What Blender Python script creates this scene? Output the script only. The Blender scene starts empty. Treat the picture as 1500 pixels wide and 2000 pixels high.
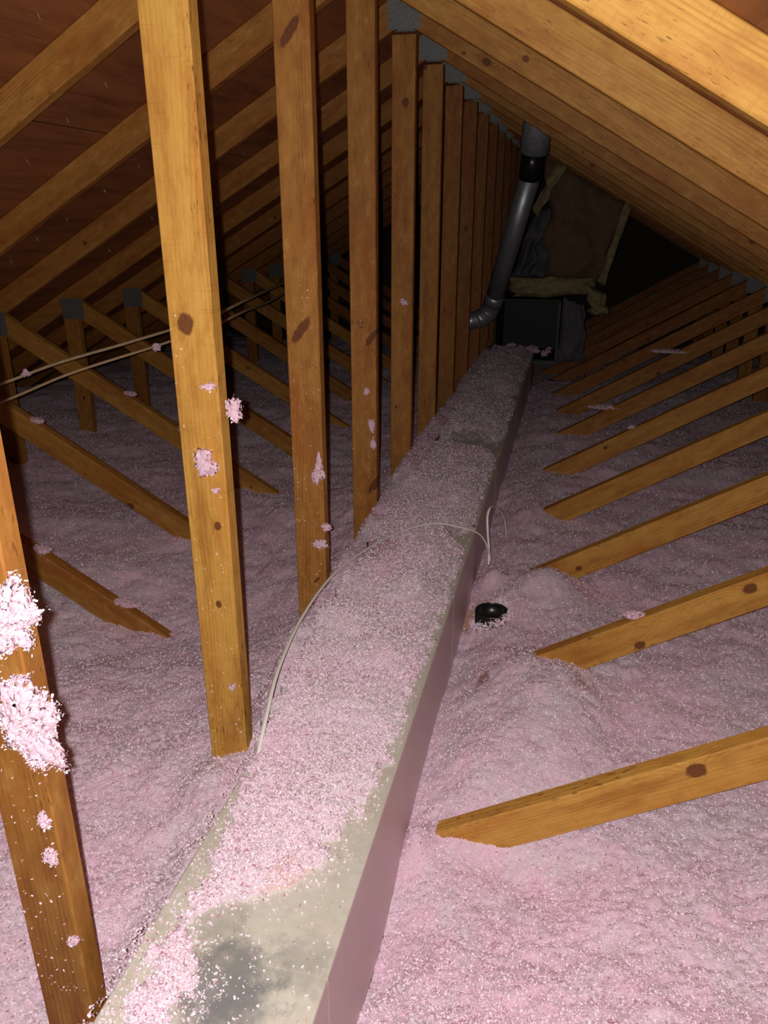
import bpy, bmesh, math, random
import numpy as np
from mathutils import Vector, Matrix

# ------------------------------------------------------------------ camera, light, exposure
H = 1.66                      # eye height above the ceiling boards that carry the insulation
sc = bpy.context.scene
COL = sc.collection
cam_d = bpy.data.cameras.new('camera')
cam_d.sensor_fit = 'HORIZONTAL'; cam_d.sensor_width = 36.0
cam_d.lens = 1495.07 / 1500 * 36.0
cam_d.clip_start = 0.02; cam_d.clip_end = 100
cam = bpy.data.objects.new('camera', cam_d); COL.objects.link(cam)
cam.location = (0, 0, H)
cam.rotation_euler = (math.pi/2 - 0.371735, 0, 0.234748)
sc.camera = cam

world = bpy.data.worlds.new('world'); sc.world = world
world.use_nodes = True
world.node_tree.nodes['Background'].inputs[0].default_value = (0.55, 0.6, 0.75, 1)
world.node_tree.nodes['Background'].inputs[1].default_value = 0.004

# the phone's flash: the only lamp in the attic, a hand's width from the lens
fl_d = bpy.data.lights.new('phone_flash', 'SPOT')
fl_d.energy = 88.0
fl_d.color = (1.0, 0.955, 0.91)
fl_d.shadow_soft_size = 0.006
fl_d.spot_size = math.radians(172); fl_d.spot_blend = .75
flash = bpy.data.objects.new('phone_flash', fl_d); COL.objects.link(flash)
flash.location = (-0.021, -0.01, H + 0.006)
flash.rotation_euler = (math.pi/2 - 0.22, 0, 0.10)

sc.view_settings.view_transform = 'Standard'
sc.view_settings.look = 'None'
sc.view_settings.gamma = 1.0
sc.view_settings.exposure = 0.0
sc.view_settings.use_curve_mapping = False

# ------------------------------------------------------------------ measurements
S = 0.6096                    # truss spacing, 24 inches
Y1 = 1.3064
W = 0.0889; T = 0.0381        # a 2x4
XR = -0.676                   # the ridge line
RS = 0.57                     # roof slope
RB = 0.643                    # underside of the rafters at the ridge, above eye height
RT = 0.745
WT = -1.556; WS = 0.59        # upper edge of the webs
JD = 1.97                     # ridge to side posts
DX0, DX1, DZ = -0.556, -0.262, -1.03   # duct: sides, top
def YK(k): return Y1 + S*(k-1)
rng = np.random.default_rng(7)
R = random.Random(11)

# ------------------------------------------------------------------ helpers
def put(o, parent=None):
    COL.objects.link(o)
    if parent is not None: o.parent = parent
    return o
def tag(o, label=None, cat=None, group=None, kind=None):
    if label: o['label'] = label
    if cat: o['category'] = cat
    if group: o['group'] = group
    if kind: o['kind'] = kind
    return o
def mesh_obj(name, bm, mat, parent=None, smooth=False):
    me = bpy.data.meshes.new(name); bm.to_mesh(me); bm.free()
    if smooth:
        for p in me.polygons: p.use_smooth = True
    if mat: me.materials.append(mat)
    return put(bpy.data.objects.new(name, me), parent)
def np_mesh(name, verts, faces, mat, parent=None, smooth=True):
    me = bpy.data.meshes.new(name)
    verts = np.asarray(verts, np.float32); faces = np.asarray(faces, np.int32)
    n = faces.shape[1]
    me.vertices.add(len(verts)); me.vertices.foreach_set('co', verts.ravel())
    me.loops.add(faces.size); me.loops.foreach_set('vertex_index', faces.ravel())
    me.polygons.add(len(faces))
    me.polygons.foreach_set('loop_start', np.arange(0, faces.size, n, dtype=np.int32))
    me.polygons.foreach_set('loop_total', np.full(len(faces), n, np.int32))
    me.polygons.foreach_set('use_smooth', np.full(len(faces), smooth, bool))
    me.update(calc_edges=True)
    me.materials.append(mat)
    return put(bpy.data.objects.new(name, me), parent)
def empty(name, loc):
    o = bpy.data.objects.new(name, None); o.location = loc; o.empty_display_size = .05
    return put(o)
def box_bm(x0, x1, y0, y1, z0, z1, bev=0.0, bm=None):
    own = bm is None
    if own: bm = bmesh.new()
    vs = [bm.verts.new((x, y, z)) for x in (x0, x1) for y in (y0, y1) for z in (z0, z1)]
    q = [(0,1,3,2),(4,6,7,5),(0,4,5,1),(2,3,7,6),(0,2,6,4),(1,5,7,3)]
    fs = [bm.faces.new([vs[i] for i in f]) for f in q]
    if bev:
        es = list({e for f in fs for e in f.edges})
        bmesh.ops.bevel(bm, geom=es, offset=bev, segments=2, affect='EDGES', profile=.5)
    return bm
def tube(pts, r, seg=12, flat=1.0, cap=True):
    """closed tube along a smooth path"""
    P = [Vector(p) for p in pts]
    bm = bmesh.new(); rings = []
    up = Vector((0, 0, 1)); n = len(P)
    for i, p in enumerate(P):
        t = (P[min(i+1, n-1)] - P[max(i-1, 0)]).normalized()
        a = t.cross(up)
        if a.length < 1e-3: a = t.cross(Vector((1, 0, 0)))
        a.normalize(); b = a.cross(t).normalized()
        rr = r[i] if isinstance(r, (list, tuple)) else r
        rings.append([bm.verts.new(p + a*math.cos(w)*rr + b*math.sin(w)*rr*flat)
                      for w in (2*math.pi*j/seg for j in range(seg))])
    for i in range(n-1):
        for j in range(seg):
            bm.faces.new((rings[i][j], rings[i][(j+1) % seg], rings[i+1][(j+1) % seg], rings[i+1][j]))
    if cap:
        bm.faces.new(rings[0][::-1]); bm.faces.new(rings[-1])
    bmesh.ops.recalc_face_normals(bm, faces=bm.faces)
    return bm
def spline(pts, n=14):
    P = [np.array(p, float) for p in pts]
    P = [2*P[0]-P[1]] + P + [2*P[-1]-P[-2]]
    out = []
    for i in range(1, len(P)-2):
        for j in range(n):
            t = j/n
            out.append(.5*((2*P[i]) + (-P[i-1]+P[i+1])*t + (2*P[i-1]-5*P[i]+4*P[i+1]-P[i+2])*t*t
                       + (-P[i-1]+3*P[i]-3*P[i+1]+P[i+2])*t**3))
    out.append(P[-2]); return [tuple(p) for p in out]
_tab = np.random.default_rng(3).random((256, 256))
def vnoise(x, y, s=0):
    x = np.asarray(x, float) + s*17.31; y = np.asarray(y, float) + s*9.77
    xi = np.floor(x).astype(int); yi = np.floor(y).astype(int)
    fx = x-xi; fy = y-yi; fx = fx*fx*(3-2*fx); fy = fy*fy*(3-2*fy)
    g = lambda a, b: _tab[a & 255, b & 255]
    return ((g(xi,yi)*(1-fx)+g(xi+1,yi)*fx)*(1-fy) + (g(xi,yi+1)*(1-fx)+g(xi+1,yi+1)*fx)*fy)*2-1
def cells(x, y, s=0):
    """distance to the nearest of scattered points: rounded crumbs"""
    xi = np.floor(x).astype(int); yi = np.floor(y).astype(int); d = np.full(np.shape(x), 9.0)
    for i in (-1, 0, 1):
        for j in (-1, 0, 1):
            a = (xi+i+s*7) & 255; b = (yi+j+s*13) & 255
            px = xi+i+_tab[a, b]; py = yi+j+_tab[b, (a+57) & 255]
            d = np.minimum(d, (x-px)**2 + (y-py)**2)
    return 1 - np.minimum(1, d)
def sstep(a, b, x):
    t = np.clip((x-a)/(b-a), 0, 1); return t*t*(3-2*t)

# ------------------------------------------------------------------ materials
class G:
    """tiny node-graph helper"""
    def __init__(s, name):
        s.m = bpy.data.materials.new(name); s.m.use_nodes = True
        s.t = s.m.node_tree; s.n = s.t.nodes; s.l = s.t.links
        s.b = s.n['Principled BSDF']
    def new(s, ty, **kw):
        n = s.n.new(ty)
        for k, v in kw.items(): setattr(n, k, v)
        return n
    def set(s, inp, v):
        if hasattr(v, 'is_output'): s.l.new(v, inp)
        else: inp.default_value = v
    def math(s, op, a, b=None, c=None, clamp=False):
        n = s.new('ShaderNodeMath', operation=op, use_clamp=clamp)
        s.set(n.inputs[0], a)
        if b is not None: s.set(n.inputs[1], b)
        if c is not None: s.set(n.inputs[2], c)
        return n.outputs[0]
    def vec(s, x, y, z):
        n = s.new('ShaderNodeCombineXYZ'); s.set(n.inputs[0], x); s.set(n.inputs[1], y); s.set(n.inputs[2], z); return n.outputs[0]
    def vmath(s, op, a, b):
        n = s.new('ShaderNodeVectorMath', operation=op); s.set(n.inputs[0], a); s.set(n.inputs[1], b)
        return n.outputs[1] if op in ('LENGTH', 'DISTANCE', 'DOT_PRODUCT') else n.outputs[0]
    def noise(s, v, scale, detail=2.0, rough=.5):
        n = s.new('ShaderNodeTexNoise'); s.set(n.inputs['Vector'], v); n.inputs['Scale'].default_value = scale
        n.inputs['Detail'].default_value = detail; n.inputs['Roughness'].default_value = rough; return n.outputs[0]
    def ramp(s, f, a, b):   # smooth 0..1
        n = s.new('ShaderNodeMapRange', interpolation_type='SMOOTHSTEP'); s.set(n.inputs[0], f)
        n.inputs[1].default_value = a; n.inputs[2].default_value = b; return n.outputs[0]
    def mix(s, f, a, b, mode='MIX'):
        n = s.new('ShaderNodeMix', data_type='RGBA', blend_type=mode)
        s.set(n.inputs[0], f); s.set(n.inputs[6], a); s.set(n.inputs[7], b); return n.outputs[2]
    def bump(s, h, strength, dist=.002):
        n = s.new('ShaderNodeBump'); s.set(n.inputs['Height'], h); n.inputs['Strength'].default_value = strength
        n.inputs['Distance'].default_value = dist; s.l.new(n.outputs[0], s.b.inputs['Normal'])
    def blob(s, co, c, r):   # soft spot round a point of the place
        d = s.vmath('DISTANCE', co, c)
        return s.math('DIVIDE', d, r)
def C(r, g, b): return (r, g, b, 1)

def wood_material():
    g = G('pine_lumber')
    tc = g.new('ShaderNodeTexCoord'); sep = g.new('ShaderNodeSeparateXYZ'); g.l.new(tc.outputs['Object'], sep.inputs[0])
    oi = g.new('ShaderNodeObjectInfo'); rnd = oi.outputs['Random']
    X, Yc, Z = sep.outputs
    off = g.math('MULTIPLY', rnd, 37.0)
    tone = g.new('ShaderNodeAttribute', attribute_type='OBJECT', attribute_name='tone').outputs['Fac']
    Xo = g.math('ADD', X, off)
    warp_in = g.vec(g.math('MULTIPLY', Xo, 1.1), g.math('MULTIPLY', Yc, 7.0), g.math('MULTIPLY', Z, 7.0))
    warp = g.noise(warp_in, 1.0, 2.0)
    knotmask = None; push = None
    slant = g.new('ShaderNodeAttribute', attribute_type='OBJECT', attribute_name='slant').outputs['Fac']
    stretch = g.new('ShaderNodeAttribute', attribute_type='OBJECT', attribute_name='stretch').outputs['Fac']
    for i in range(1, 4):
        a = g.new('ShaderNodeAttribute', attribute_type='OBJECT', attribute_name='knot_%d' % i)
        s2 = g.new('ShaderNodeSeparateXYZ'); g.l.new(a.outputs['Vector'], s2.inputs[0])
        r = g.math('MAXIMUM', s2.outputs[2], 1e-5)
        dx = g.math('MULTIPLY', g.math('SUBTRACT', X, s2.outputs[0]), .78)
        dz = g.math('SUBTRACT', Z, s2.outputs[1])
        # a slanting spike knot: turned and drawn out
        cs, sn = g.math('COSINE', slant), g.math('SINE', slant)
        ex = g.math('DIVIDE', g.math('ADD', g.math('MULTIPLY', dx, cs), g.math('MULTIPLY', dz, sn)), g.math('ADD', 1.0, stretch))
        dz0 = dz
        dz = g.math('SUBTRACT', g.math('MULTIPLY', dz, cs), g.math('MULTIPLY', dx, sn)); dx = ex
        d = g.math('DIVIDE', g.math('SQRT', g.math('ADD', g.math('MULTIPLY', dx, dx), g.math('MULTIPLY', dz, dz))), r)
        wob = g.math('ADD', d, g.math('MULTIPLY', g.math('SUBTRACT', g.noise(g.vec(X, Yc, Z), 90.0), .5), .5))
        k = g.math('SUBTRACT', 1.0, g.ramp(wob, .75, 1.1))
        k = g.math('MULTIPLY', k, g.ramp(s2.outputs[2], .001, .003))
        knotmask = k if knotmask is None else g.math('MAXIMUM', knotmask, k)
        e = g.math('POWER', 2.718, g.math('MULTIPLY', g.math('MULTIPLY', d, d), -.22))
        sg = g.math('MULTIPLY', g.math('MULTIPLY', e, r), g.math('MULTIPLY', g.ramp(dz, -.004, .004), 1.6))
        push = sg if push is None else g.math('ADD', push, sg)
    c = g.math('ADD', g.math('ADD', Z, g.math('MULTIPLY', Yc, .6)), g.math('ADD', g.math('MULTIPLY', warp, .055), push))
    ring = g.math('SINE', g.math('MULTIPLY', c, 760.0))
    ring = g.math('POWER', g.math('ADD', g.math('MULTIPLY', ring, .5), .5), 2.2)
    ringamt = g.math('MULTIPLY', ring, g.ramp(g.noise(g.vec(Xo, g.math('MULTIPLY', Yc, 12.0), g.math('MULTIPLY', Z, 22.0)), 1.3, 1.0), .3, .75))
    fine = g.noise(g.vec(g.math('MULTIPLY', Xo, 9.0), g.math('MULTIPLY', Yc, 420.0), g.math('MULTIPLY', Z, 420.0)), 1.0, 2.0)
    bl = g.noise(g.vec(g.math('MULTIPLY', Xo, 3.2), g.math('MULTIPLY', Yc, 12.0), g.math('MULTIPLY', Z, 16.0)), 1.0, 5.0, .65)
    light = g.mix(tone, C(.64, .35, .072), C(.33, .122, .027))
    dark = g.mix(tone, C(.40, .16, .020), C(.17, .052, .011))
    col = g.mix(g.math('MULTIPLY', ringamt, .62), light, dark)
    col = g.mix(g.math('MULTIPLY', g.ramp(fine, .45, .8), .35), col, dark)
    col = g.mix(g.math('MULTIPLY', g.ramp(bl, .46, .72), .75), col, g.mix(.5, dark, C(.30, .10, .02)))
    red = g.noise(g.vec(g.math('MULTIPLY', Xo, 1.3), g.math('MULTIPLY', Yc, 5.0), g.math('MULTIPLY', Z, 9.0)), 1.7, 3.0, .6)
    col = g.mix(g.math('MULTIPLY', g.ramp(red, .48, .72), .55), col, g.mix(tone, C(.50, .17, .022), C(.26, .06, .009)))
    mott = g.noise(g.vec(g.math('MULTIPLY', Xo, 16.0), g.math('MULTIPLY', Yc, 40.0), g.math('MULTIPLY', Z, 38.0)), 1.0, 4.0, .65)
    col = g.mix(g.math('MULTIPLY', g.ramp(mott, .47, .70), .5), col, g.mix(tone, C(.38, .16, .03), C(.16, .05, .012)))
    col = g.mix(g.math('MULTIPLY', g.ramp(g.math('SUBTRACT', 1.0, mott), .52, .72), .25), col, C(.72, .45, .14))
    # short dark resin ticks and saw marks
    tick = g.noise(g.vec(g.math('MULTIPLY', Xo, 40.0), g.math('MULTIPLY', Yc, 150.0), g.math('MULTIPLY', Z, 300.0)), 1.0, 1.0)
    zone = g.noise(g.vec(Xo, g.math('MULTIPLY', Yc, 10.0), g.math('MULTIPLY', Z, 8.0)), 2.3, 1.0)
    col = g.mix(g.math('MULTIPLY', g.math('MULTIPLY', g.ramp(tick, .62, .72), g.ramp(zone, .5, .6)), .75), col, C(.12, .035, .008))
    saw = g.noise(g.vec(g.math('MULTIPLY', Xo, 260.0), 0.0, g.math('MULTIPLY', Z, 9.0)), 1.0, 1.0)
    col = g.mix(g.math('MULTIPLY', g.ramp(saw, .58, .75), .16), col, C(.16, .05, .01))
    kc = g.mix(g.noise(g.vec(X, Yc, Z), 160.0, 2.0), C(.075, .020, .008), C(.19, .06, .018))
    col = g.mix(g.math('MULTIPLY', knotmask, .92), col, kc)
    g.l.new(col, g.b.inputs['Base Color'])
    g.b.inputs['Roughness'].default_value = .62
    g.b.inputs['Specular IOR Level'].default_value = .3
    g.bump(g.math('ADD', g.math('MULTIPLY', fine, .5), g.math('MULTIPLY', ringamt, .6)), .25, .0012)
    return g.m

def deck_material():
    g = G('roof_plywood')
    tc = g.new('ShaderNodeTexCoord'); co = tc.outputs['Object']
    sep = g.new('ShaderNodeSeparateXYZ'); g.l.new(co, sep.inputs[0]); X, Yc, Z = sep.outputs
    v = g.vec(g.math('MULTIPLY', X, 14.0), g.math('MULTIPLY', Yc, 1.6), g.math('MULTIPLY', Z, 14.0))
    n1 = g.noise(v, 1.0, 4.0, .6)
    n2 = g.noise(g.vec(g.math('MULTIPLY', X, 170.0), g.math('MULTIPLY', Yc, 6.0), 0.0), 1.0, 2.0)
    c = g.mix(g.ramp(n1, .35, .7), C(.33, .115, .038), C(.17, .05, .018))
    c = g.mix(g.math('MULTIPLY', g.ramp(n2, .4, .7), .4), c, C(.40, .15, .05))
    # panel joints every 1.22 m up the slope and 2.44 m along it
    jx = g.math('ABSOLUTE', g.math('SUBTRACT', g.math('FRACT', g.math('DIVIDE', g.math('ADD', X, 50.31), 1.06)), .5))
    c = g.mix(g.ramp(jx, .4975, .499), c, C(.02, .008, .004))
    g.l.new(c, g.b.inputs['Base Color']); g.b.inputs['Roughness'].default_value = .6
    g.bump(n2, .3, .001)
    return g.m

def fluff_material(name, grey=0.0, stains=()):
    g = G(name)
    geo = g.new('ShaderNodeNewGeometry'); co = geo.outputs['Position']
    isl = geo.outputs['Random Per Island']
    big = g.noise(co, 3.6, 3.0, .6); mid = g.noise(co, 16.0, 2.0, .6); sm = g.noise(co, 170.0, 2.0, .7)
    f = g.math('ADD', g.math('MULTIPLY', big, .6), g.math('MULTIPLY', mid, .4))
    c = g.mix(g.ramp(f, .36 + grey*.10, .62 + grey*.12), C(.83, .69, .79), C(.90, .59, .765))
    if grey: c = g.mix(g.math('MULTIPLY', g.ramp(g.noise(co, 9.0, 3.0, .6), .38, .62), grey), c, C(.62, .585, .53))
    c = g.mix(g.math('MULTIPLY', g.ramp(sm, .35, .8), .5), c, C(.93, .80, .86))
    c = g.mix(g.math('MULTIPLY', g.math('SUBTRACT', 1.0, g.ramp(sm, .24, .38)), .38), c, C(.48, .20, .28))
    for (p, r, col, amt) in stains:
        d = g.math('ADD', g.blob(co, (p[0], p[1], p[2]+H), r), g.math('MULTIPLY', g.math('SUBTRACT', g.noise(co, 35.0, 3.0, .7), .5), 1.6))
        c = g.mix(g.math('MULTIPLY', g.math('SUBTRACT', 1.0, g.ramp(d, .6, 1.15)), amt), c, col)
    g.l.new(c, g.b.inputs['Base Color'])
    g.b.inputs['Roughness'].default_value = .85
    g.b.inputs['Specular IOR Level'].default_value = .25
    g.b.inputs['Sheen Weight'].default_value = .15
    g.bump(g.math('ADD', sm, g.math('MULTIPLY', g.noise(co, 420.0, 2.0, .7), .6)), .8, .005)
    return g.m

def flake_material(name, white=.5):
    g = G(name)
    geo = g.new('ShaderNodeNewGeometry'); isl = geo.outputs['Random Per Island']
    c = g.mix(g.ramp(isl, 0.0, 1.0), C(.92, .65, .79), C(.96, .87, .94))
    c = g.mix(g.math('SUBTRACT', 1.0, g.ramp(isl, .03, .12)), c, C(.50, .22, .28))
    g.l.new(c, g.b.inputs['Base Color'])
    g.b.inputs['Roughness'].default_value = .55
    g.b.inputs['Specular IOR Level'].default_value = .4
    return g.m

def duct_material():
    g = G('dull_sheet_metal')
    geo = g.new('ShaderNodeNewGeometry'); co = geo.outputs['Position']
    n = g.noise(co, 7.0, 4.0, .6); n2 = g.noise(co, 60.0, 3.0, .6)
    c = g.mix(g.ramp(n, .3, .7), C(.62, .59, .49), C(.70, .68, .60))
    c = g.mix(g.math('MULTIPLY', g.ramp(n2, .45, .8), .35), c, C(.42, .40, .33))
    for p, r, a in (((-.41, .70, DZ+H), .085, .75), ((-.37, .66, DZ+H), .06, .5), ((-.30, .76, DZ+H), .05, .35), ((-.46, .80, DZ+H), .05, .25)):
        d = g.math('ADD', g.blob(co, p, r), g.math('MULTIPLY', g.math('SUBTRACT', g.noise(co, 26.0, 4.0, .7), .5), 2.0))
        c = g.mix(g.math('MULTIPLY', g.math('SUBTRACT', 1.0, g.ramp(d, .4, 1.3)), a), c, C(.17, .18, .19))
    # pink bounce off the insulation, painted into the upright side's colour
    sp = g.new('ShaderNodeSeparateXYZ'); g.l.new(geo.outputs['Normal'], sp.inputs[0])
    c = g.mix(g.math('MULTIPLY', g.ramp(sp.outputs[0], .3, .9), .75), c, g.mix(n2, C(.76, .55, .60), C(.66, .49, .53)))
    g.l.new(c, g.b.inputs['Base Color'])
    g.b.inputs['Metallic'].default_value = .12
    g.b.inputs['Roughness'].default_value = .45
    g.bump(n2, .05, .001)
    return g.m
def plain(name, col, rough=.6, metal=0.0, nscale=0, namt=.3, ncol=None, bump=0, spec=.5):
    g = G(name); c = col
    if nscale:
        tc = g.new('ShaderNodeTexCoord'); n = g.noise(tc.outputs['Object'], nscale, 3.0, .6)
        c = g.mix(g.math('MULTIPLY', g.ramp(n, .35, .7), namt), col, ncol or C(col[0]*.4, col[1]*.4, col[2]*.4))
        g.l.new(c, g.b.inputs['Base Color'])
        if bump: g.bump(n, bump, .003)
    else: g.b.inputs['Base Color'].default_value = c
    g.b.inputs['Roughness'].default_value = rough; g.b.inputs['Metallic'].default_value = metal
    g.b.inputs['Specular IOR Level'].default_value = spec
    return g.m
def gusset_material():
    g = G('galvanised_nail_plate')
    tc = g.new('ShaderNodeTexCoord'); co = tc.outputs['Object']
    vz = g.new('ShaderNodeTexVoronoi'); g.set(vz.inputs['Vector'], g.vmath('MULTIPLY', co, (.55, 0.0, 1.0))); vz.inputs['Scale'].default_value = 230
    n = g.noise(co, 25.0, 2.0)
    c = g.mix(g.ramp(vz.outputs[0], .15, .45), C(.10, .10, .095), C(.20, .20, .195))
    c = g.mix(g.math('MULTIPLY', n, .3), c, C(.30, .30, .29))
    g.l.new(c, g.b.inputs['Base Color']); g.b.inputs['Metallic'].default_value = .45; g.b.inputs['Roughness'].default_value = .5
    g.bump(vz.outputs[0], .5, .001)
    return g.m

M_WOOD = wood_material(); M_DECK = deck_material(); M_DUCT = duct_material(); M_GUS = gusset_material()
STAINS = [((-.245, 2.25, -1.24), .09, C(.78, .44, .31), .95), ((-.16, 1.83, -1.2), .03, C(.28, .08, .04), .8), ((.12, 1.80, -1.13), .05, C(.35, .12, .07), .5)]
CSTAINS = [((-.368, .888, -1.0), .055, C(.74, .46, .34), .5), ((-.56, 2.12, -.95), .10, C(.42, .20, .12), .6), ((-.30, 2.38, -1.0), .07, C(.20, .17, .10), .6),
           ((-.42, 3.52, -1.0), .13, C(.16, .15, .09), .75)]
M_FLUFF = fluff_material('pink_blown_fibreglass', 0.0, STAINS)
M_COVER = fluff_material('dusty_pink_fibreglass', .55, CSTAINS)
M_FLAKE = flake_material('fibreglass_flakes')
M_WHITE = plain('white_cable_jacket', C(.88, .85, .82), .4)
M_TAN = plain('dusty_cable_jacket', C(.50, .36, .20), .6, nscale=30, namt=.4)
M_GALV = plain('galvanised_pipe', C(.42, .45, .48), .42, .7, nscale=18, namt=.35, ncol=C(.18, .19, .21))
M_GALV2 = plain('dull_galvanised_collar', C(.36, .39, .41), .6, .4, nscale=40, namt=.5)
M_BLACK = plain('black_plastic', C(.012, .012, .012), .28)
M_KRAFT = plain('brown_kraft_facing', C(.20, .115, .06), .75, nscale=6, namt=.5, bump=.4)
M_YEL = plain('yellow_glass_wool', C(.36, .29, .14), .9, nscale=22, namt=.6, ncol=C(.16, .11, .05), bump=.9)
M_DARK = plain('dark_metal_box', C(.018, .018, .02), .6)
M_GREY = plain('dull_grey_sheet', C(.12, .115, .13), .7, nscale=9, namt=.4)
M_NAIL = plain('bright_nail', C(.75, .72, .66), .25, .9)
M_BOARD = plain('ceiling_board', C(.45, .43, .40), .8, nscale=5)
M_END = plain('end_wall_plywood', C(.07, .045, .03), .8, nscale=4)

# ------------------------------------------------------------------ the setting
o = mesh_obj('floor', box_bm(-4.3, 3.2, -1.0, 10.2, -.012, 0.0), M_BOARD); tag(o, kind='structure')
def deck(name, sgn):
    bm = bmesh.new(); D = 3.95; th = .014
    a = [(XR, RT), (XR + sgn*D, RT - RS*D), (XR + sgn*D, RT - RS*D + th), (XR, RT + th)]
    v = [[bm.verts.new((x, y, z + H + .001)) for x, z in a] for y in (-1.0, 10.2)]
    for i in range(4):
        bm.faces.new((v[0][i], v[0][(i+1) % 4], v[1][(i+1) % 4], v[1][i]))
    bm.faces.new(v[0][::-1]); bm.faces.new(v[1])
    bmesh.ops.recalc_face_normals(bm, faces=bm.faces)
    return tag(mesh_obj(name, bm, M_DECK), kind='structure')
ceil_l = deck('ceiling_left', -1); ceil_r = deck('ceiling_right', 1)
bm = bmesh.new(); pts = [(-4.3, 0), (3.2, 0), (XR + 3.95, H + RT - RS*3.95), (XR, H + RT), (XR - 3.95, H + RT - RS*3.95)]
a = [bm.verts.new((x, 10.0, z)) for x, z in pts]; b = [bm.verts.new((x, 10.04, z)) for x, z in pts]
bm.faces.new(a); bm.faces.new(b[::-1])
for i in range(5): bm.faces.new((a[i], b[i], b[(i+1) % 5], a[(i+1) % 5]))
bmesh.ops.recalc_face_normals(bm, faces=bm.faces)
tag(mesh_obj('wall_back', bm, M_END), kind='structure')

# roofing nails whose tips come through the boards
bm = bmesh.new()
bmesh.ops.create_cone(bm, cap_ends=True, segments=6, radius1=.0016, radius2=.0003, depth=.015, matrix=Matrix.Translation((0, 0, -.0075)) @ Matrix.Rotation(math.pi, 4, 'X'))
nail0 = None
def nails(parent, sgn, courses, ys, cap):
    global nail0
    n = 0
    for d in courses:
        for y in ys:
            dd = d + R.uniform(-.03, .03); yy = y + R.uniform(-.09, .09)
            if min(abs(yy - T/2 - YK(k)) for k in range(0, 12)) < .04: continue
            if n >= cap: return
            if nail0 is None:
                c = mesh_obj('roofing_nail', bm, M_NAIL, parent); nail0 = c
            else:
                c = nail0.copy(); COL.objects.link(c); c.parent = parent
            c.location = (XR + sgn*dd, yy, H + RT + .001 - RS*dd)
            c.rotation_euler = (R.uniform(-.12, .12), -sgn*math.atan(RS)*-1 + R.uniform(-.12, .12), 0)
            n += 1
nails(ceil_l, -1, np.arange(.12, 2.1, .15), np.arange(1.15, 4.4, .36), 98)
nails(ceil_r, 1, np.arange(.5, 1.3, .15), np.arange(.85, 1.3, .2), 8)

# ------------------------------------------------------------------ trusses
def board_mesh(name, L, c0=0.0, c1=0.0, w=W, t=T):
    """2x4 lying along local X, its wide face to -Y; c0/c1 shear the two ends; slightly eased edges"""
    bm = bmesh.new(); n = max(2, int(L/.12)); rings = []
    e = .0025
    prof = [(-w/2+e, 0), (w/2-e, 0), (w/2, e), (w/2, t-e), (w/2-e, t), (-w/2+e, t), (-w/2, t-e), (-w/2, e)]
    for i in range(n+1):
        u = i/n
        r = []
        for z, y in prof:
            x = u*L + (c0*z*(1-u)) + (c1*z*u)
            r.append(bm.verts.new((x, y, z)))
        rings.append(r)
    for i in range(n):
        for j in range(8):
            bm.faces.new((rings[i][j], rings[i+1][j], rings[i+1][(j+1) % 8], rings[i][(j+1) % 8]))
    bm.faces.new(rings[0]); bm.faces.new(rings[-1][::-1])
    bmesh.ops.recalc_face_normals(bm, faces=bm.faces)
    me = bpy.data.meshes.new(name); bm.to_mesh(me); bm.free(); me.materials.append(M_WOOD); return me
ra = math.atan(RS); wa = math.atan(WS)
RL = 3.72/math.cos(ra)
me_king = board_mesh('king_post', H + .60 - .086)
me_raft = board_mesh('rafter', RL, math.tan(ra), 0)
me_raft2 = board_mesh('rafter', RL, -math.tan(ra), 0)
WD0, WD1 = .13, JD - .05
WL = (WD1 - WD0)/math.cos(wa)
me_web = board_mesh('web', WL, 0, 0)
me_side = board_mesh('side_post', H + RB - RS*JD - .02 - .089)
me_bot = board_mesh('bottom_chord', 7.2)
def plate(name, w, h, t=.0012):
    bm = box_bm(-w/2, w/2, -t, 0, 0, h)
    me = bpy.data.meshes.new(name); bm.to_mesh(me); bm.free(); me.materials.append(M_GUS); return me
me_g1 = plate('gusset_plate', .122, .118); me_g2 = plate('gusset_plate', .13, .11)

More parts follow.
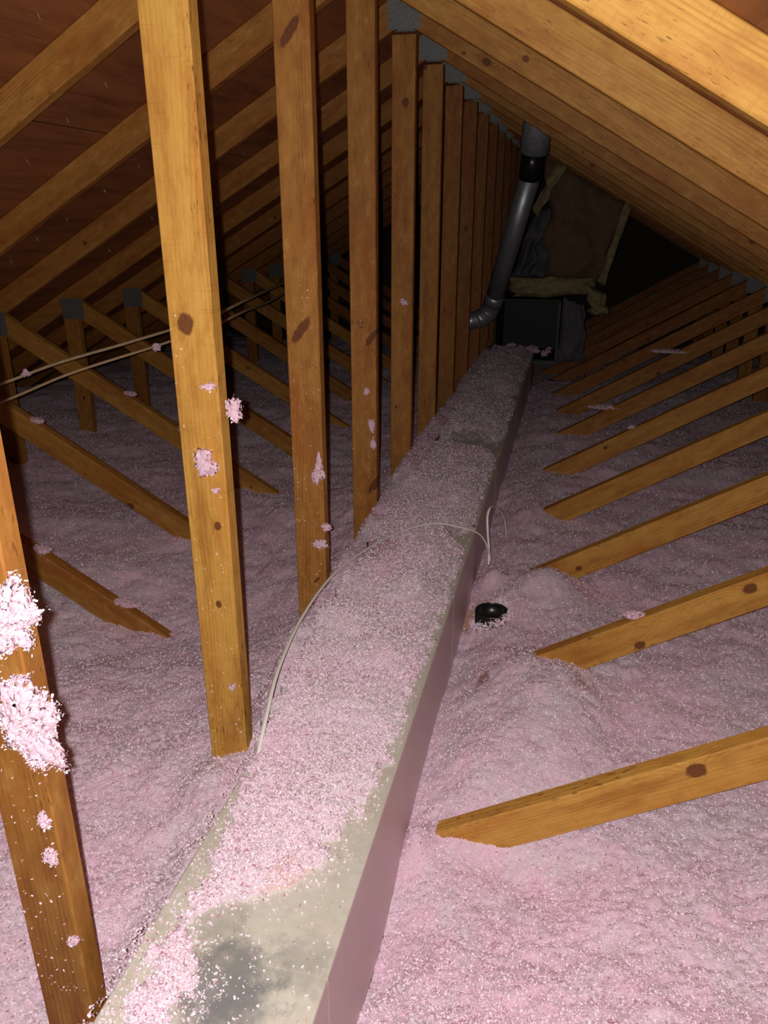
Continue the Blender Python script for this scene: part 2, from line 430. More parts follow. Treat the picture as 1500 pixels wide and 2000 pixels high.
def part(name, me, root, loc, ry, tone, knots=(), slant=0.0, stretch=0.0):
    ob = put(bpy.data.objects.new(name, me), root)
    ob.location = loc; ob.rotation_euler = (0, ry, 0)
    ob['tone'] = float(tone); ob['slant'] = float(slant); ob['stretch'] = float(stretch)
    for i in range(3):
        ob['knot_%d' % (i+1)] = [float(v) for v in (knots[i] if i < len(knots) else (0, 0, 0))]
    return ob
def truss(k, label, tones=None, ks=(0, 0), kk=(), wr_k=(), wl_k=(), rr_k=(), rl_k=()):
    root = empty('roof_truss', (XR, YK(k), 0))
    tag(root, label, 'roof truss', 'roof trusses in a row down the attic')
    tn = lambda key, lo=.15, hi=.85: (tones or {}).get(key, R.uniform(lo, hi))
    rk = lambda L: [(R.uniform(.2, L-.2), R.uniform(-.03, .03), R.choice((0, .006, .009, .014))) for _ in range(2)]
    # king post: local x runs up, local z runs to world -X
    part('king_post', me_king, root, (0, 0, .089), -math.pi/2, tn('king', .45, .75), list(kk) or rk(2.0), *ks)
    zc = H + (RB + RT)/2
    # right rafter: local x runs down the slope to the right
    part('rafter', me_raft, root, (0, 0, zc), ra, tn('rr', .2, .7), list(rr_k) or rk(3))
    # left rafter: mirrored by turning the board round its own length
    part('rafter', me_raft2, root, (0, 0, zc), math.pi - ra, tn('rl', .45, .9), list(rl_k) or rk(3))
    zw = H + WT - (W/2)/math.cos(wa)
    part('web', me_web, root, (WD0, 0, zw + WS*WD0), -wa, tn('wr', .1, .5), list(wr_k) or rk(1.8))
    part('web', me_web, root, (-WD0, 0, zw + WS*WD0), math.pi + wa, tn('wl', .3, .8), list(wl_k) or rk(1.8))
    for s in (-1, 1):
        part('side_post', me_side, root, (s*(JD), 0, .089), -math.pi/2, tn('side', .5, .9), rk(.9))
        g = put(bpy.data.objects.new('gusset_plate', me_g2), root); g.location = (s*(JD - .02), 0, H + RB - RS*JD - .055)
    part('bottom_chord', me_bot, root, (-3.6, 0, .0445), 0, .6)
    g = put(bpy.data.objects.new('gusset_plate', me_g1), root); g.location = (0, 0, H + .62)
    g = put(bpy.data.objects.new('gusset_plate', me_g1), root); g.location = (0, T + .0012, H + .62)
    return root
def kp(x, z, r): return (z + H - .089, XR - x, r)           # knot on a king post, from its place in the attic
def wkr(x, z, r):                                           # on a right web
    dx = x - XR - WD0; dz = z - (WT - (W/2)/math.cos(wa) + WS*WD0)
    return (dx*math.cos(wa) + dz*math.sin(wa), -dx*math.sin(wa) + dz*math.cos(wa), r)
def wkl(x, z, r):
    dx = -(x - XR) - WD0; dz = z - (WT - (W/2)/math.cos(wa) + WS*WD0)
    return (dx*math.cos(wa) + dz*math.sin(wa), dx*math.sin(wa) - dz*math.cos(wa), r)
def rkr(x, z, r):
    dx = x - XR; dz = z - (RB + RT)/2
    return (dx*math.cos(ra) - dz*math.sin(ra), dx*math.sin(ra) + dz*math.cos(ra), r)
truss(0, 'pine roof truss at the left edge, its post patched with two large pink-white tufts', dict(king=.8))
truss(1, 'roof truss with the widest bright yellow king post, round knots down its face', dict(king=.04, wr=.1, rr=.0, rl=.5),
      kk=[kp(-.686, -.188, .017), kp(-.656, -.585, .008), kp(-.669, -.764, .007)],
      wr_k=[wkr(.309, -1.004, .017), wkr(-.06, -1.304, .012)], rr_k=[rkr(.045, .158, .006), (2.5, .01, .012)])
truss(2, 'roof truss whose orange king post has slanting oval knots, second full post from the left', dict(king=.68, wr=.2, rr=.25, rl=.6), ks=(-.80, 2.3),
      kk=[kp(-.680, .386, .011), kp(-.680, -.282, .012), kp(-.66, -1.0, .004)],
      wr_k=[wkr(.501, -.891, .015), wkr(.256, -1.091, .013)], rr_k=[rkr(.011, .221, .007), rkr(.2, .09, .013)])
truss(3, 'roof truss whose king post stands third full from the left, small tufts low on it', dict(king=.72, wr=.3, rr=.5, rl=.7), ks=(-.75, 2.0),
      kk=[kp(-.648, -.389, .010), kp(-.636, -.907, .013), (1.2, .02, 0)], wl_k=[wkl(-1.637, -1.08, .013)], wr_k=[wkr(.099, -1.161, .01)])
truss(4, 'roof truss whose king post ends under the largest grey nail plate at the top', dict(king=.72, wr=.35, rr=.6, rl=.75),
      kk=[kp(-.668, .385, .014), (.8, .02, .006)], wr_k=[wkr(.487, -.719, .016)])
truss(5, 'roof truss under the second grey nail plate, its post knotted near the top', dict(king=.7, wr=.4, rr=.75, rl=.8), kk=[kp(-.713, .596, .012)])
truss(6, 'roof truss under the third grey nail plate, right of the post with the top knot', dict(king=.85, wr=.65, rl=.85))  # tones deepen down the row: flash falloff painted into the timber colour
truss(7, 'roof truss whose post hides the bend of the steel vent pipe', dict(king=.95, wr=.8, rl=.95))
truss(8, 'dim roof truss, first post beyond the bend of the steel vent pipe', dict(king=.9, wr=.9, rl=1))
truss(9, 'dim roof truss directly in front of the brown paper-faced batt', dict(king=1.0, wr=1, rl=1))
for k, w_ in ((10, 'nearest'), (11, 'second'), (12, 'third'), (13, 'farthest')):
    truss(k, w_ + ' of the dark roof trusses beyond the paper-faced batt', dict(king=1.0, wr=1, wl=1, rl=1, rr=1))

# ------------------------------------------------------------------ rectangular duct
duct = empty('rectangular_duct', ((DX0+DX1)/2, .7, H + DZ - .32))
tag(duct, 'long rectangular grey-beige sheet metal duct running down the attic beside the posts', 'duct')
def local(o, root):
    o.location = Vector(o.location) - root.location; return o
def dbox(name, x0, x1, y0, y1, z0, z1, mat, root, bev=0.0):
    return local(mesh_obj(name, box_bm(x0, x1, y0, y1, z0+H, z1+H, bev), mat, root), root)
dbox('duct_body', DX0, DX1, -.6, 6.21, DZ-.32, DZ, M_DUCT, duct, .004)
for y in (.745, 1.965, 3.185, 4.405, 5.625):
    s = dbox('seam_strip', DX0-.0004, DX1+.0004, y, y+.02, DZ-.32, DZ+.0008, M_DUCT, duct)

# ------------------------------------------------------------------ blown insulation
def rough(x, y, amp=1.0):
    h = .028*vnoise(x*2.1, y*2.1, 1) + .014*vnoise(x*6, y*6, 2) + .008*vnoise(x*17, y*17, 3)
    xx = x + .012*vnoise(x*31, y*31, 21); yy = y + .012*vnoise(x*31, y*31, 22)
    h += .010*cells(xx*34, yy*34, 1)*(.6+.6*vnoise(x*8, y*8, 9)) + .0065*cells(xx*78, yy*78, 2) + .0025*vnoise(xx*170, yy*170, 6) - .008
    return h*amp
def g2(x, y, cx, cy, sx, sy): return np.exp(-(((x-cx)/sx)**2 + ((y-cy)/sy)**2))
def h_left(x, y):
    h = -1.20 + rough(x, y)
    h = h + .05*np.exp(-((x+.72)/.14)**2)*sstep(.9, 1.4, y) - .05*g2(x, y, -1.2, 1.9, .35, .45)
    # up against the duct: heaped over its left edge further in, low near the camera
    up = sstep(-.715, -.62, x)
    h = h + up*(.045 + .155*sstep(1.22, 1.75, y))
    h = h + .035*g2(x, y, -.70, 1.22, .05, .08)
    h = h + .05*g2(x, y, -3.4, 3.0, 1.0, 3.0)
    h = np.where((x > -.63) & (y > 6.18), -1.30, h)
    return h
def h_right(x, y):
    h = -1.205 + rough(x, y)
    h = h - .065*g2(x, y, -.10, 1.2, .45, .5) - .055*np.exp(-((x+.27)/.09)**2) - .03*np.exp(-((x+.27)/.08)**2)*(1-sstep(.95, 1.3, y))
    h = h + .08*g2(x, y, -.212, 2.45, .055, .07) + .070*sstep(-.24, .0, x)*(1-sstep(.03, .22, x))*np.exp(-((y-1.80)/np.where(y < 1.8, .34, .2))**2) + .045*g2(x, y, -.235, 1.29, .035, .06) - .035*g2(x, y, .0, 1.24, .12, .10) + .035*g2(x, y, .0, 2.46, .09, .09)
    h = h + .05*g2(x, y, -.02, 2.40, .16, .1) + .03*g2(x, y, .25, 4.1, .2, .2)
    h = h + .030*g2(x, y, -.15, 2.29, .10, .08)
    h = np.where(np.hypot(x+.171, y-2.215) < .0575, -1.46, h)
    h = np.where((x < .15) & (y > 6.18), -1.30, h)
    return h
def cov_bounds(y):
    xl = np.interp(y, [.55, .65, .72, .80, .87, .98, 1.06, 1.16, 1.25], [-.49, -.515, -.53, -.515, -.50, -.525, -.545, -.556, -.57])
    xr = np.interp(y, [.55, .63, .70, .775, .80, .86, .90, .94, 1.04, 1.12, 1.30, 1.46, 1.7, 3, 7], [-.47, -.455, -.45, -.485, -.485, -.42, -.345, -.33, -.325, -.29, -.285, -.28, -.278, -.276, -.276])
    return xl, xr
def cov_t(x, y):
    """thickness of the litter lying on the duct"""
    xl, xr = cov_bounds(y)
    j = .013*vnoise(x*38, y*38, 11) + .012*vnoise(x*90, y*90, 12) + .012*vnoise(x*14, y*14, 13)
    inside = np.minimum(x - xl, xr - x) + j
    th = .020 + .048*sstep(1.2, 1.75, y)
    prof = sstep(-.005, .10, xr - x)**.75
    prof = np.where(y < 1.2, np.minimum(1, np.clip(inside/.06, 0, 1)), prof)
    t = th*prof*(.82 + .3*vnoise(x*9, y*9, 14))
    t = t - .075*g2(x, y, -.40, 3.52, .16, .10) - .055*g2(x, y, -.31, 2.38, .05, .05) - .03*g2(x, y, -.3, 4.6, .1, .1)
    thin = sstep(-.1, .4, vnoise(x*6, y*6, 15))
    t = t + .008*cells(x*38, y*38, 3) + .005*cells(x*85, y*85, 4) - .006 - .003*thin*(y < 1.3)
    return np.where(inside > 0, t, -.01 + inside)
def axis(a, b, f):
    out = [a]
    while out[-1] < b: out.append(out[-1] + f(out[-1]))
    out[-1] = b
    return np.array(out)
def grid(name, xs, ys, hf, mat, clipf=None, skirt=None):
    Xg, Yg = np.meshgrid(xs, ys)
    # jitter inside the mesh so that rows never line up
    Zg = hf(Xg, Yg)
    nx, ny = len(xs), len(ys)
    V = np.stack([Xg, Yg, Zg + H], -1).reshape(-1, 3)
    i = np.arange(nx*ny).reshape(ny, nx)
    F = np.stack([i[:-1, :-1], i[:-1, 1:], i[1:, 1:], i[1:, :-1]], -1).reshape(-1, 4)
    if clipf is not None:
        keep = clipf(Xg, Yg, Zg).reshape(-1)[F].any(1); F = F[keep]
        u, inv = np.unique(F, return_inverse=True); V = V[u]; F = inv.reshape(-1, 4)
    return np_mesh(name, V, F, mat)
dy = lambda y: .0045*max(1.0, (y/1.2))**1.35
ysL = axis(.35, 7.6, dy)
xl_ = -axis(.556, 3.75, lambda x: .0052*max(1.0, x/1.0)**1.7)[::-1]
xr_ = axis(-.263, 2.55, lambda x: .0052*max(1.0, (abs(x)+.3)/1.0)**1.5)
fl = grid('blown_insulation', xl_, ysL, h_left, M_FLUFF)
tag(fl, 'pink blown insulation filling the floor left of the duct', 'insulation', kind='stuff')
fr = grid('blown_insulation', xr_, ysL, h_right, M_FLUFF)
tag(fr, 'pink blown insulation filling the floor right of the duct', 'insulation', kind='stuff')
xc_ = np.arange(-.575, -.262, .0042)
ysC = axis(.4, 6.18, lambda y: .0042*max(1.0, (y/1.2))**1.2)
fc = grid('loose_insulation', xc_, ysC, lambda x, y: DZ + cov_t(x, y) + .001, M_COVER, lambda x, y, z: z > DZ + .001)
tag(fc, 'greyish pink insulation litter lying along the top of the duct', 'insulation', kind='stuff')

def flakes(n, sampler, size, mat, name, parent=None, lift=.004):
    """tiny bent curls of glass fibre"""
    P = sampler(n); n = len(P)
    s = size*rng.uniform(.5, 1.5, n)*np.maximum(1, P[:, 1]/2.2)**.25
    a = rng.normal(size=(n, 3)); a /= np.linalg.norm(a, axis=1)[:, None]
    b = rng.normal(size=(n, 3)); b -= (a*b).sum(1)[:, None]*a; b /= np.linalg.norm(b, axis=1)[:, None]
    c = np.cross(a, b)
    wd = rng.uniform(.25, .6, n)[:, None]; L = s[:, None]
    P = P + np.array([0, 0, 1])*(lift*rng.random(n)[:, None])
    v0 = P - a*L - b*L*wd; v1 = P - a*L + b*L*wd
    v2 = P + c*L*.5 + b*L*wd*1.3; v3 = P + c*L*.5 - b*L*wd
    v4 = P + a*L + b*L*wd*.6; v5 = P + a*L - b*L*wd
    V = np.stack([v0, v1, v2, v3, v4, v5], 1).reshape(-1, 3)
    k = np.arange(n)[:, None]*6
    F = np.concatenate([k+np.array([[0, 1, 2, 3]]), k+np.array([[3, 2, 4, 5]])], 0)
    return np_mesh(name, V, F, mat, parent, smooth=False)
def samp_area(x0, x1, y0, y1, hf, p=1.9, cond=None):
    def f(n):
        m = n*3 if cond else n
        u = rng.random(m)
        y = (y0**(1-p) + u*(y1**(1-p) - y0**(1-p)))**(1/(1-p))
        x = rng.uniform(x0, x1, m)
        if cond is not None:
            k = cond(x, y); x = x[k][:n]; y = y[k][:n]
        return np.stack([x, y, hf(x, y) + H], 1)
    return f
fan = lambda side: (lambda x, y: (np.abs(x) < .35 + (.9 if side < 0 else .45)*y))
f1 = flakes(110000, samp_area(-3.4, -.56, .5, 6.5, h_left, 1.8, lambda x, y: x > -.5-.72*y), .0021, M_FLAKE, 'fibre_flakes', fl); f1['kind'] = 'stuff'
f2 = flakes(120000, samp_area(-.26, 2.2, .45, 6.5, h_right, 1.8, lambda x, y: x < .15+.34*y), .0021, M_FLAKE, 'fibre_flakes', fr); f2['kind'] = 'stuff'
f3 = flakes(70000, samp_area(-.575, -.27, .55, 6.15, lambda x, y: DZ + np.maximum(cov_t(x, y), 0)+.001, 1.9,
            lambda x, y: (cov_t(x, y) > .004) | ((cov_t(x, y) > -.05) & (rng.random(len(x)) < .10)) | (rng.random(len(x)) < .012)), .0020, M_FLAKE, 'fibre_flakes', fc, lift=.004); f3['kind'] = 'stuff'

# ------------------------------------------------------------------ tufts caught on the timber
def tuft(x, y, z, rx, rz, label, group=None, th=.012, nfl=90, name='insulation_tuft', seed=0, up=False):
    """ragged clump; y is the surface it sticks to, facing the camera (or the top when up)"""
    bm = bmesh.new(); bmesh.ops.create_icosphere(bm, subdivisions=5 if rx > .025 else 4, radius=1.0)
    co = np.array([v.co[:] for v in bm.verts])
    ang = np.arctan2(co[:, 2], co[:, 0])
    lob = 1 + .38*vnoise(ang*1.7+9, np.zeros(len(ang)), seed+3) + .30*vnoise(co[:, 0]*3.1+5, co[:, 2]*3.1, seed) + .20*vnoise(co[:, 0]*8, co[:, 2]*8+co[:, 1]*5, seed+7)
    if up: lob = 1 + (lob-1)*.5
    fine = .25*vnoise(co[:, 0]*13, co[:, 2]*13+co[:, 1]*7, seed+1)
    fine = fine + .5*(cells(co[:, 0]*4.5+co[:, 1], co[:, 2]*4.5, seed+1)-.5) + .35*(cells(co[:, 0]*10+co[:, 1]*2, co[:, 2]*10, seed+2)-.5)
    p = np.stack([co[:, 0]*lob*rx*(1+fine*.5), (co[:, 1]*.8 + fine*.9 - .3)*th, co[:, 2]*lob*rz*(1+fine*.5)], 1)
    if up: p = p[:, [0, 2, 1]]*np.array([1, 1, -1])
    for v, q in zip(bm.verts, p): v.co = q
    root = mesh_obj(name, bm, M_TUFT, None, True)
    root.location = (x, y, z + H)
    tag(root, label, 'insulation tuft', group)
    m = len(p)
    def sm(n):
        i = rng.integers(0, m, n); q = p[i] + rng.normal(size=(n, 3))*.0012
        q[:, :] = q*rng.uniform(.85, 1.18, (n, 1)); return q
    pp = sm(nfl)
    n = nfl; s = .0018
    save = rng.random()
    fo = flakes(n, lambda n_: pp, s, M_FLAKE_W, 'fibre_flakes', root, lift=0); fo['kind'] = 'stuff'
    return root
M_TUFT = plain('pale_pink_tuft', C(.80, .56, .66), .9, nscale=120, namt=.5, ncol=C(.74, .42, .53), bump=1.0)
M_FLAKE_W = flake_material('pale_fibre_flakes')
GA = 'tufts caught on the king posts'
TS = [(0, -.638, -.462, .030, .042, 'pink-white tuft on the left edge post, upper of its two large ones', 1800),
      (0, -.640, -.622, .033, .046, 'largest pink-white tuft, low on the left edge post', 2400),
      (0, -.640, -.548, .010, .007, 'small white tuft between the two large ones on the left edge post', 60),
      (0, -.645, -.776, .008, .010, 'small white tuft just below the large tufts on the left edge post', 60),
      (0, -.648, -.841, .010, .011, 'pair-shaped white tuft at mid height below the large tufts, left edge post', 60),
      (0, -.638, -1.002, .008, .007, 'lowest small white tuft on the left edge post', 40),
      (1, -.668, -.452, .020, .022, 'ragged pink tuft at the middle of the bright yellow post', 240),
      (1, -.648, -.302, .014, .005, 'thin streak of pink fluff above the ragged tuft on the yellow post', 60),
      (1, -.652, -.508, .006, .005, 'tiny fluff just below the ragged tuft on the yellow post', 30),
      (1, -.652, -.963, .006, .006, 'tiny fluff near the foot of the yellow post', 30),
      (2, -.645, -.668, .014, .034, 'long pink tuft on the second full post', 160),
      (2, -.645, -.880, .018, .013, 'tuft low on the second full post, its lower one', 110),
      (2, -.625, -.829, .012, .008, 'small slanting tuft at the right edge of the second full post', 60),
      (3, -.648, -.690, .010, .022, 'upper tuft on the third full post', 90),
      (3, -.645, -.756, .009, .019, 'lower tuft on the third full post', 80),
      (3, -.666, -.572, .010, .009, 'small tuft high above the pair on the third full post', 50),
      (4, -.669, -.335, .014, .012, 'lone small tuft on the fourth full post', 60)]
for i, (k, x, z, rx, rz, lab, nf) in enumerate(TS):
    tuft(x, YK(k), z, rx, rz, lab, GA, th=.010 if rx < .02 else .018, nfl=nf, seed=i*5)
tuft(-.613, YK(1)+.02, -.348, .012, .020, 'pink tuft clinging to the right side of the bright yellow post', GA, th=.014, nfl=160, seed=77)
GB = 'tufts lying on the slanting webs'
def on_web(k, x, lab, sx=.04, sy=.014, seed=0, dz=0):
    z = WT + WS*abs(x - XR) + .002 + dz
    tuft(x, YK(k)+T*.45, z, sx, sy, lab, GB, th=.014, nfl=90, seed=seed, up=True)
on_web(2, -1.33, 'pink clump on the lowest left web near its foot', .06, .016, 31)
on_web(2, -1.60, 'pink clump on the lowest left web near the left edge post', .035, .016, 32)
on_web(3, -2.02, 'small clump at the upper end of the second left web', .03, .014, 33)
on_web(4, -1.98, 'clump on the left web crossed by the tan cables', .035, .014, 34)
on_web(4, -1.72, 'clump on the left web just right of the one by the tan cables', .045, .014, 35)
on_web(6, .236, 'clump on the right web with pink fluff heaped over its lower end', .09, .02, 36, .006)
on_web(7, .62, 'long pink drift high on a dim right web', .12, .018, 37, .006)
on_web(5, .33, 'small clump on the right web beside the big round knot', .02, .012, 38)
on_web(2, .24, 'fluff near the lower end of the second right web', .03, .012, 40)
# fine specks stuck to the posts: too many to count
def specks(k, n, z0, z1):
    x = rng.uniform(XR-W/2+.003, XR+W/2-.003, n); z = z0 + (z1-z0)*rng.random(n)**1.5
    P = np.stack([x, np.full(n, YK(k)-.0012), z+H], 1)
    o = flakes(n, lambda n_: P, .0016, M_FLAKE_W, 'insulation_specks', None, lift=0)
    return o
for k, n, lab in ((0, 150, 'fine white specks scattered over the left edge post'), (1, 110, 'fine white specks scattered over the bright yellow post'),
                  (2, 170, 'fine white specks over the second full post'), (3, 110, 'fine white specks over the third full post')):
    tag(specks(k, n, -1.12, -.15 if k else -.3), lab, 'insulation', kind='stuff')

# ------------------------------------------------------------------ cables
def cable(pts, r, mat, label, flat=.6, name='electrical_cable'):
    o = mesh_obj(name, tube([(x, y, z+H) for x, y, z in spline(pts)], r, 10, flat), mat, None, True)
    return tag(o, label, 'cable')
cable([(-.545, 1.17, -1.03), (-.552, 1.245, -.985), (-.575, 1.385, -.955), (-.592, 1.60, -.94), (-.583, 1.84, -.935), (-.532, 2.05, -.938), (-.462, 2.22, -.945),
       (-.378, 2.305, -.948), (-.295, 2.33, -.965), (-.248, 2.36, -.99), (-.226, 2.40, -1.03), (-.212, 2.44, -1.085), (-.205, 2.47, -1.14)],
      .0042, M_WHITE, 'white electrical cable arching over the litter on top of the duct')
cable([(-.208, 2.44, -1.14), (-.213, 2.47, -1.09), (-.222, 2.50, -1.05), (-.229, 2.53, -.995), (-.222, 2.57, -.975), (-.208, 2.66, -1.01), (-.19, 2.80, -1.10), (-.18, 2.9, -1.23)],
      .0042, M_WHITE, 'short upright loop of white cable beside the duct')
cable([(-2.5, 1.85, -.70), (-1.95, 2.15, -.565), (-1.69, 2.28, -.475), (-1.50, 2.45, -.42), (-1.33, 2.7, -.365), (-1.30, 3.0, -.33), (-1.44, 3.6, -.345), (-1.6, 4.36, -.36)],
      .0075, M_TAN, 'tan cable sagging behind the bright yellow post, upper of the two', .7)
cable([(-2.5, 1.85, -.76), (-1.93, 2.12, -.62), (-1.62, 2.25, -.50), (-1.40, 2.45, -.43), (-1.31, 2.7, -.395), (-1.30, 3.0, -.37), (-1.44, 3.6, -.40), (-1.6, 4.36, -.41)],
      .0065, M_TAN, 'tan cable sagging behind the bright yellow post, lower of the two', .7)
GC = 'fluff hanging on the tan cables'
for i, (x, y, z, lab) in enumerate([(-1.78, 2.23, -.505, 'white fluff on the upper tan cable, nearest the left edge'), (-1.36, 2.64, -.375, 'white fluff on the upper tan cable near the yellow post'),
                        (-1.40, 2.44, -.435, 'white fluff hanging in the middle of the lower tan cable'), (-1.32, 2.69, -.40, 'white fluff on the lower tan cable near the yellow post')]):
    tuft(x, y, z, .014, .010, lab, GC, th=.010, nfl=60, seed=50+i)

# ------------------------------------------------------------------ round black pipe end in the insulation
def lathe(prof, seg=40):
    bm = bmesh.new(); rings = [[bm.verts.new((r*math.cos(2*math.pi*j/seg), r*math.sin(2*math.pi*j/seg), z)) for j in range(seg)] for r, z in prof]
    for a, b in zip(rings, rings[1:]):
        for j in range(seg): bm.faces.new((a[j], a[(j+1) % seg], b[(j+1) % seg], b[j]))
    bm.faces.new(rings[-1]); bm.faces.new(rings[0][::-1])
    bmesh.ops.recalc_face_normals(bm, faces=bm.faces); return bm
pe = mesh_obj('pipe_end', lathe([(.054, -.30), (.054, .040), (.0535, .043), (.052, .044), (.050, .043), (.0495, .038), (.0495, .006), (.001, .004)]), M_BLACK, None, True)
pe.location = (-.171, 2.215, H - 1.240); tag(pe, 'shiny black round pipe end poking out of the pink insulation', 'pipe')
ang = rng.uniform(0, 2*math.pi, 1500); rr = .0545 + .015*rng.random(1500)**1.5
px_ = -.171+rr*np.cos(ang); py_ = 2.215+rr*np.sin(ang); P = np.stack([px_, py_, H + np.maximum(h_right(px_*1.0 + .004*np.sign(px_+.171), py_), -1.27) + .024*rng.random(1500)**2], 1)
o = flakes(1500, lambda n_: P, .0032, M_FLAKE, 'fibre_rim'); tag(o, 'ring of loose pink fibres round the black pipe end', 'insulation', kind='stuff')

# ------------------------------------------------------------------ vent pipe
top = Vector((-.262, 4.72, H + .47)); a0 = Vector((-.283, 4.80, H + .33)); a1 = Vector((-.298, 4.86, H + .20)); b1 = Vector((-.525, 5.36, H - .565))
vp = empty('vent_pipe', (b1.x, b1.y, b1.z)); tag(vp, 'slanting galvanised vent pipe rising from an elbow to the roof', 'vent pipe')
def seg(name, p, q, r, mat, n=2, sg=28):
    return local(mesh_obj(name, tube([tuple(p.lerp(q, i/n)) for i in range(n+1)], r, sg), mat, vp, True), vp)
d = (a1 - b1).normalized()
seg('pipe', b1, a1, .060, M_GALV)
seg('collar', b1 - d*.005, b1 + d*.075, .0635, M_GALV)
seg('coupling', a1 - d*.01, a1 + (a0-a1)*.98, .066, M_BLACK)
seg('roof_sleeve', a0 + (a1-a0)*.05, top + Vector((.012, -.03, .14)), .083, M_GALV2)
seg('seam', b1 + Vector((.057, -.02, 0)) + d*.01, a1 + Vector((.057, -.02, 0)), .0025, M_GALV, 2, 8)
el = spline([tuple(b1 + d*.01), (b1.x-.025, b1.y+.02, b1.z-.055), (b1.x-.075, b1.y+.03, b1.z-.10), (b1.x-.15, b1.y+.035, b1.z-.125), (b1.x-.30, b1.y+.04, b1.z-.14)], 5)
rad = [.060 + (.0035 if i % 5 == 0 else 0) for i in range(len(el))]
local(mesh_obj('elbow', tube(el, rad, 28), M_GALV, vp, False), vp)
seg('screw', b1 + d*.04 + Vector((.005, -.064, 0)), b1 + d*.04 + Vector((.005, -.068, 0)), .006, M_GALV, 1, 8)

# ------------------------------------------------------------------ far end: paper-faced batts, yellow wool, dark box
def sheet(name, corners, th, mat, label, cat, sub=26, amp=.02, seed=0):
    """soft quilted slab with real thickness, from four corners (front face, facing the camera)"""
    A, B, Cc, D = [np.array(c, float) for c in corners]    # tl, tr, br, bl
    u, w = np.meshgrid(np.linspace(0, 1, sub), np.linspace(0, 1, sub))
    P = (A*(1-u)[..., None] + B*u[..., None])*(1-w)[..., None] + (D*(1-u)[..., None] + Cc*u[..., None])*w[..., None]
    nz = vnoise(u*4+seed, w*4, seed)*amp + vnoise(u*11, w*11, seed+1)*amp*.4
    edge = np.minimum(np.minimum(u, 1-u), np.minimum(w, 1-w)); puff = th*.5*(1-np.exp(-edge*14))
    P[..., 0] += vnoise(w*6, u*2, seed+2)*amp*.9; P[..., 2] += vnoise(u*6, w*2+3, seed+4)*amp*.6
    Fp = P.copy(); Fp[..., 1] += nz - puff; Bp = P.copy(); Bp[..., 1] += th*.5 + nz*.3
    V = np.concatenate([Fp.reshape(-1, 3), Bp.reshape(-1, 3)]); V[:, 2] += H
    i = np.arange(sub*sub).reshape(sub, sub); j = i + sub*sub; F = []
    for q in range(sub-1):
        for r_ in range(sub-1):
            F.append((i[q, r_], i[q+1, r_], i[q+1, r_+1], i[q, r_+1])); F.append((j[q, r_], j[q, r_+1], j[q+1, r_+1], j[q+1, r_]))
        for a_, b_ in ((i[q, 0], i[q+1, 0]), (i[q+1, -1], i[q, -1]), (i[0, q+1], i[0, q]), (i[-1, q], i[-1, q+1])):
            F.append((a_, a_+sub*sub, b_+sub*sub, b_))
    o = np_mesh(name, V, F, mat); return tag(o, label, cat)
YB = 6.38
batt = sheet('insulation_batt', [(-.27, YB, .37), (.335, YB, .075), (.19, YB, -.50), (-.23, YB, -.47)], .07, M_KRAFT,
      'large brown paper-faced insulation batt hanging under the far rafters', 'insulation batt', amp=.035, seed=2)
fl_ = sheet('batt_edge', [(.315, YB-.05, .085), (.36, YB-.05, .065), (.225, YB-.05, -.52), (.17, YB-.05, -.49)], .04, M_YEL, None, None, amp=.012, seed=5)
fl_.parent = batt
sheet('insulation_batt', [(-.20, YB-.08, .34), (-.12, YB-.08, .33), (-.31, YB-.08, -.02), (-.37, YB-.08, .03)], .05, M_YEL,
      'narrow twisted strip of tan batt hanging right beside the vent pipe', 'insulation batt', amp=.02, seed=8)
sheet('insulation_batt', [(-.36, YB+.12, -.02), (-.17, YB+.12, .12), (-.22, YB+.12, -.47), (-.52, YB+.12, -.50)], .05, M_GREY,
      'dim grey batt behind the vent pipe', 'insulation batt', amp=.04, seed=13)
sheet('insulation_batt', [(-.49, YB-.17, -.46), (.135, YB-.17, -.45), (.175, YB-.17, -.585), (-.44, YB-.17, -.605)], .10, M_YEL,
      'yellowish insulation batt sagging level above the dark opening', 'insulation batt', amp=.03, seed=21)
sheet('insulation_batt', [(.075, YB-.32, -.475), (.24, YB-.32, -.57), (.265, YB-.32, -.70), (.115, YB-.32, -.70)], .12, M_YEL,
      'yellow lump of insulation batt drooping at the right of the dark opening', 'insulation batt', amp=.03, seed=27)
bx = empty('metal_plenum', (-.32, 6.5, H - 1.12)); tag(bx, 'dark open metal box where the duct ends', 'plenum box')
def pbox(name, *a, mat=M_DARK): return local(mesh_obj(name, box_bm(a[0], a[1], a[2], a[3], a[4]+H, a[5]+H, .004), mat, bx), bx)
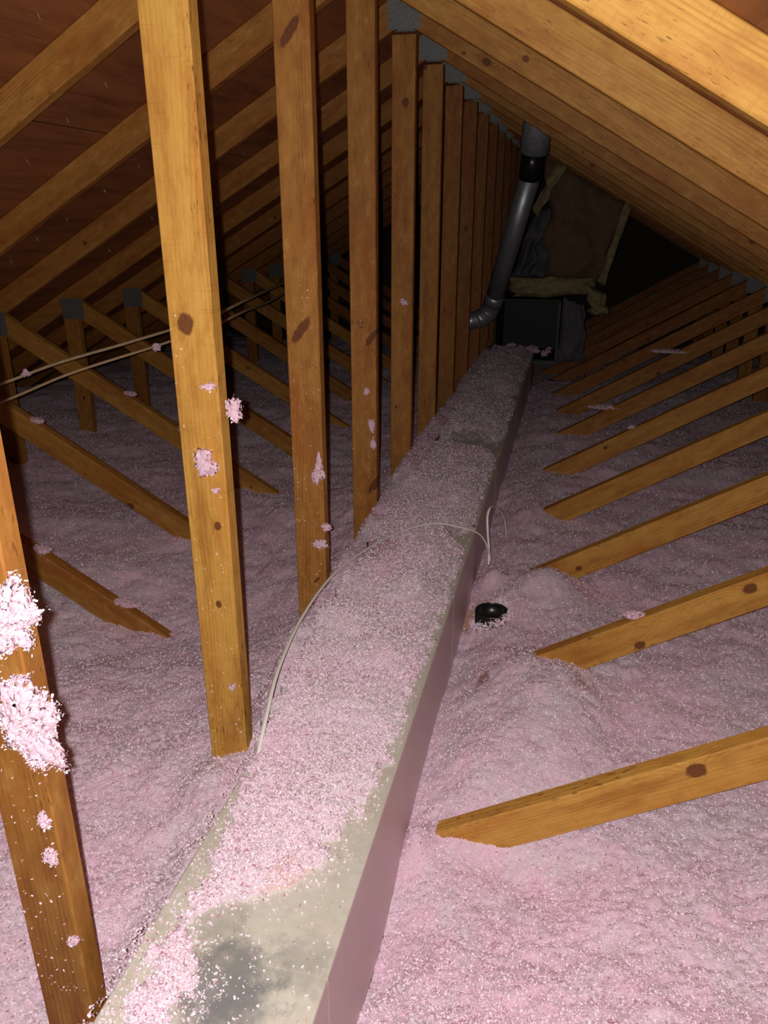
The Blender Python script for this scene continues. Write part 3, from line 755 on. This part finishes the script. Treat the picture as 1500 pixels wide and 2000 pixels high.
pbox('back_panel', -.575, -.105, 6.90, 6.92, -1.10, -.64)
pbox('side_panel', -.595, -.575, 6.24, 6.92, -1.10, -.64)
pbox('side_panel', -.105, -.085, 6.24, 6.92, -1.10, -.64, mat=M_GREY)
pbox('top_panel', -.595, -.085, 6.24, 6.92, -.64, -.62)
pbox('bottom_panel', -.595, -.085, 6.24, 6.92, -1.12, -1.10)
pbox('rim', -.60, -.08, 6.215, 6.24, -1.12, -1.085, mat=M_GREY)
sheet('hanging_sheet', [(-.075, 6.20, -.60), (.10, 6.20, -.66), (.13, 6.20, -1.06), (-.075, 6.20, -1.10)], .02, M_GREY, 'dull grey sheet hanging right of the dark open box', 'sheet', amp=.02, seed=33)
for i in range(26):
    x = R.uniform(-.53, -.15); y = R.uniform(6.30, 6.62); sz = R.uniform(.015, .032)
    tuft(x, y, -1.072+R.random()*.04, sz, sz*.7, 'loose insulation crumb heaped inside the dark open box', 'crumbs inside the open box', th=sz*.7, nfl=10, seed=200+i, name='insulation_crumb')
# faded lumber stamp on the third full post
def stamp(txt, x, z, size):
    cu = bpy.data.curves.new('grade_stamp', 'FONT'); cu.body = txt; cu.size = size; cu.extrude = .0001; cu.resolution_u = 2
    tmp = bpy.data.objects.new('tmp', cu); COL.objects.link(tmp)
    bpy.context.view_layer.update()
    me = bpy.data.meshes.new_from_object(tmp.evaluated_get(bpy.context.evaluated_depsgraph_get()))
    bpy.data.objects.remove(tmp)
    me.transform(Matrix.Rotation(math.pi/2, 4, 'X')); me.transform(Matrix.Translation((x, YK(3)-.0003, z+H)))
    me.materials.clear(); me.materials.append(M_INK)
    post = next(o for o in KINGS if abs(o.parent.location.y - YK(3)) < .01)
    bpy.context.view_layer.update()
    me.transform(post.matrix_world.inverted())
    put(bpy.data.objects.new('grade_stamp', me), post)
M_INK = plain('faded_stamp_ink', C(.09, .030, .012), .8)
KINGS = [o for o in COL.objects if o.name.startswith('king_post')]
stamp('S 10 A', -.7165, -.345, .0165)
stamp('HF', -.690, -.360, .0145)
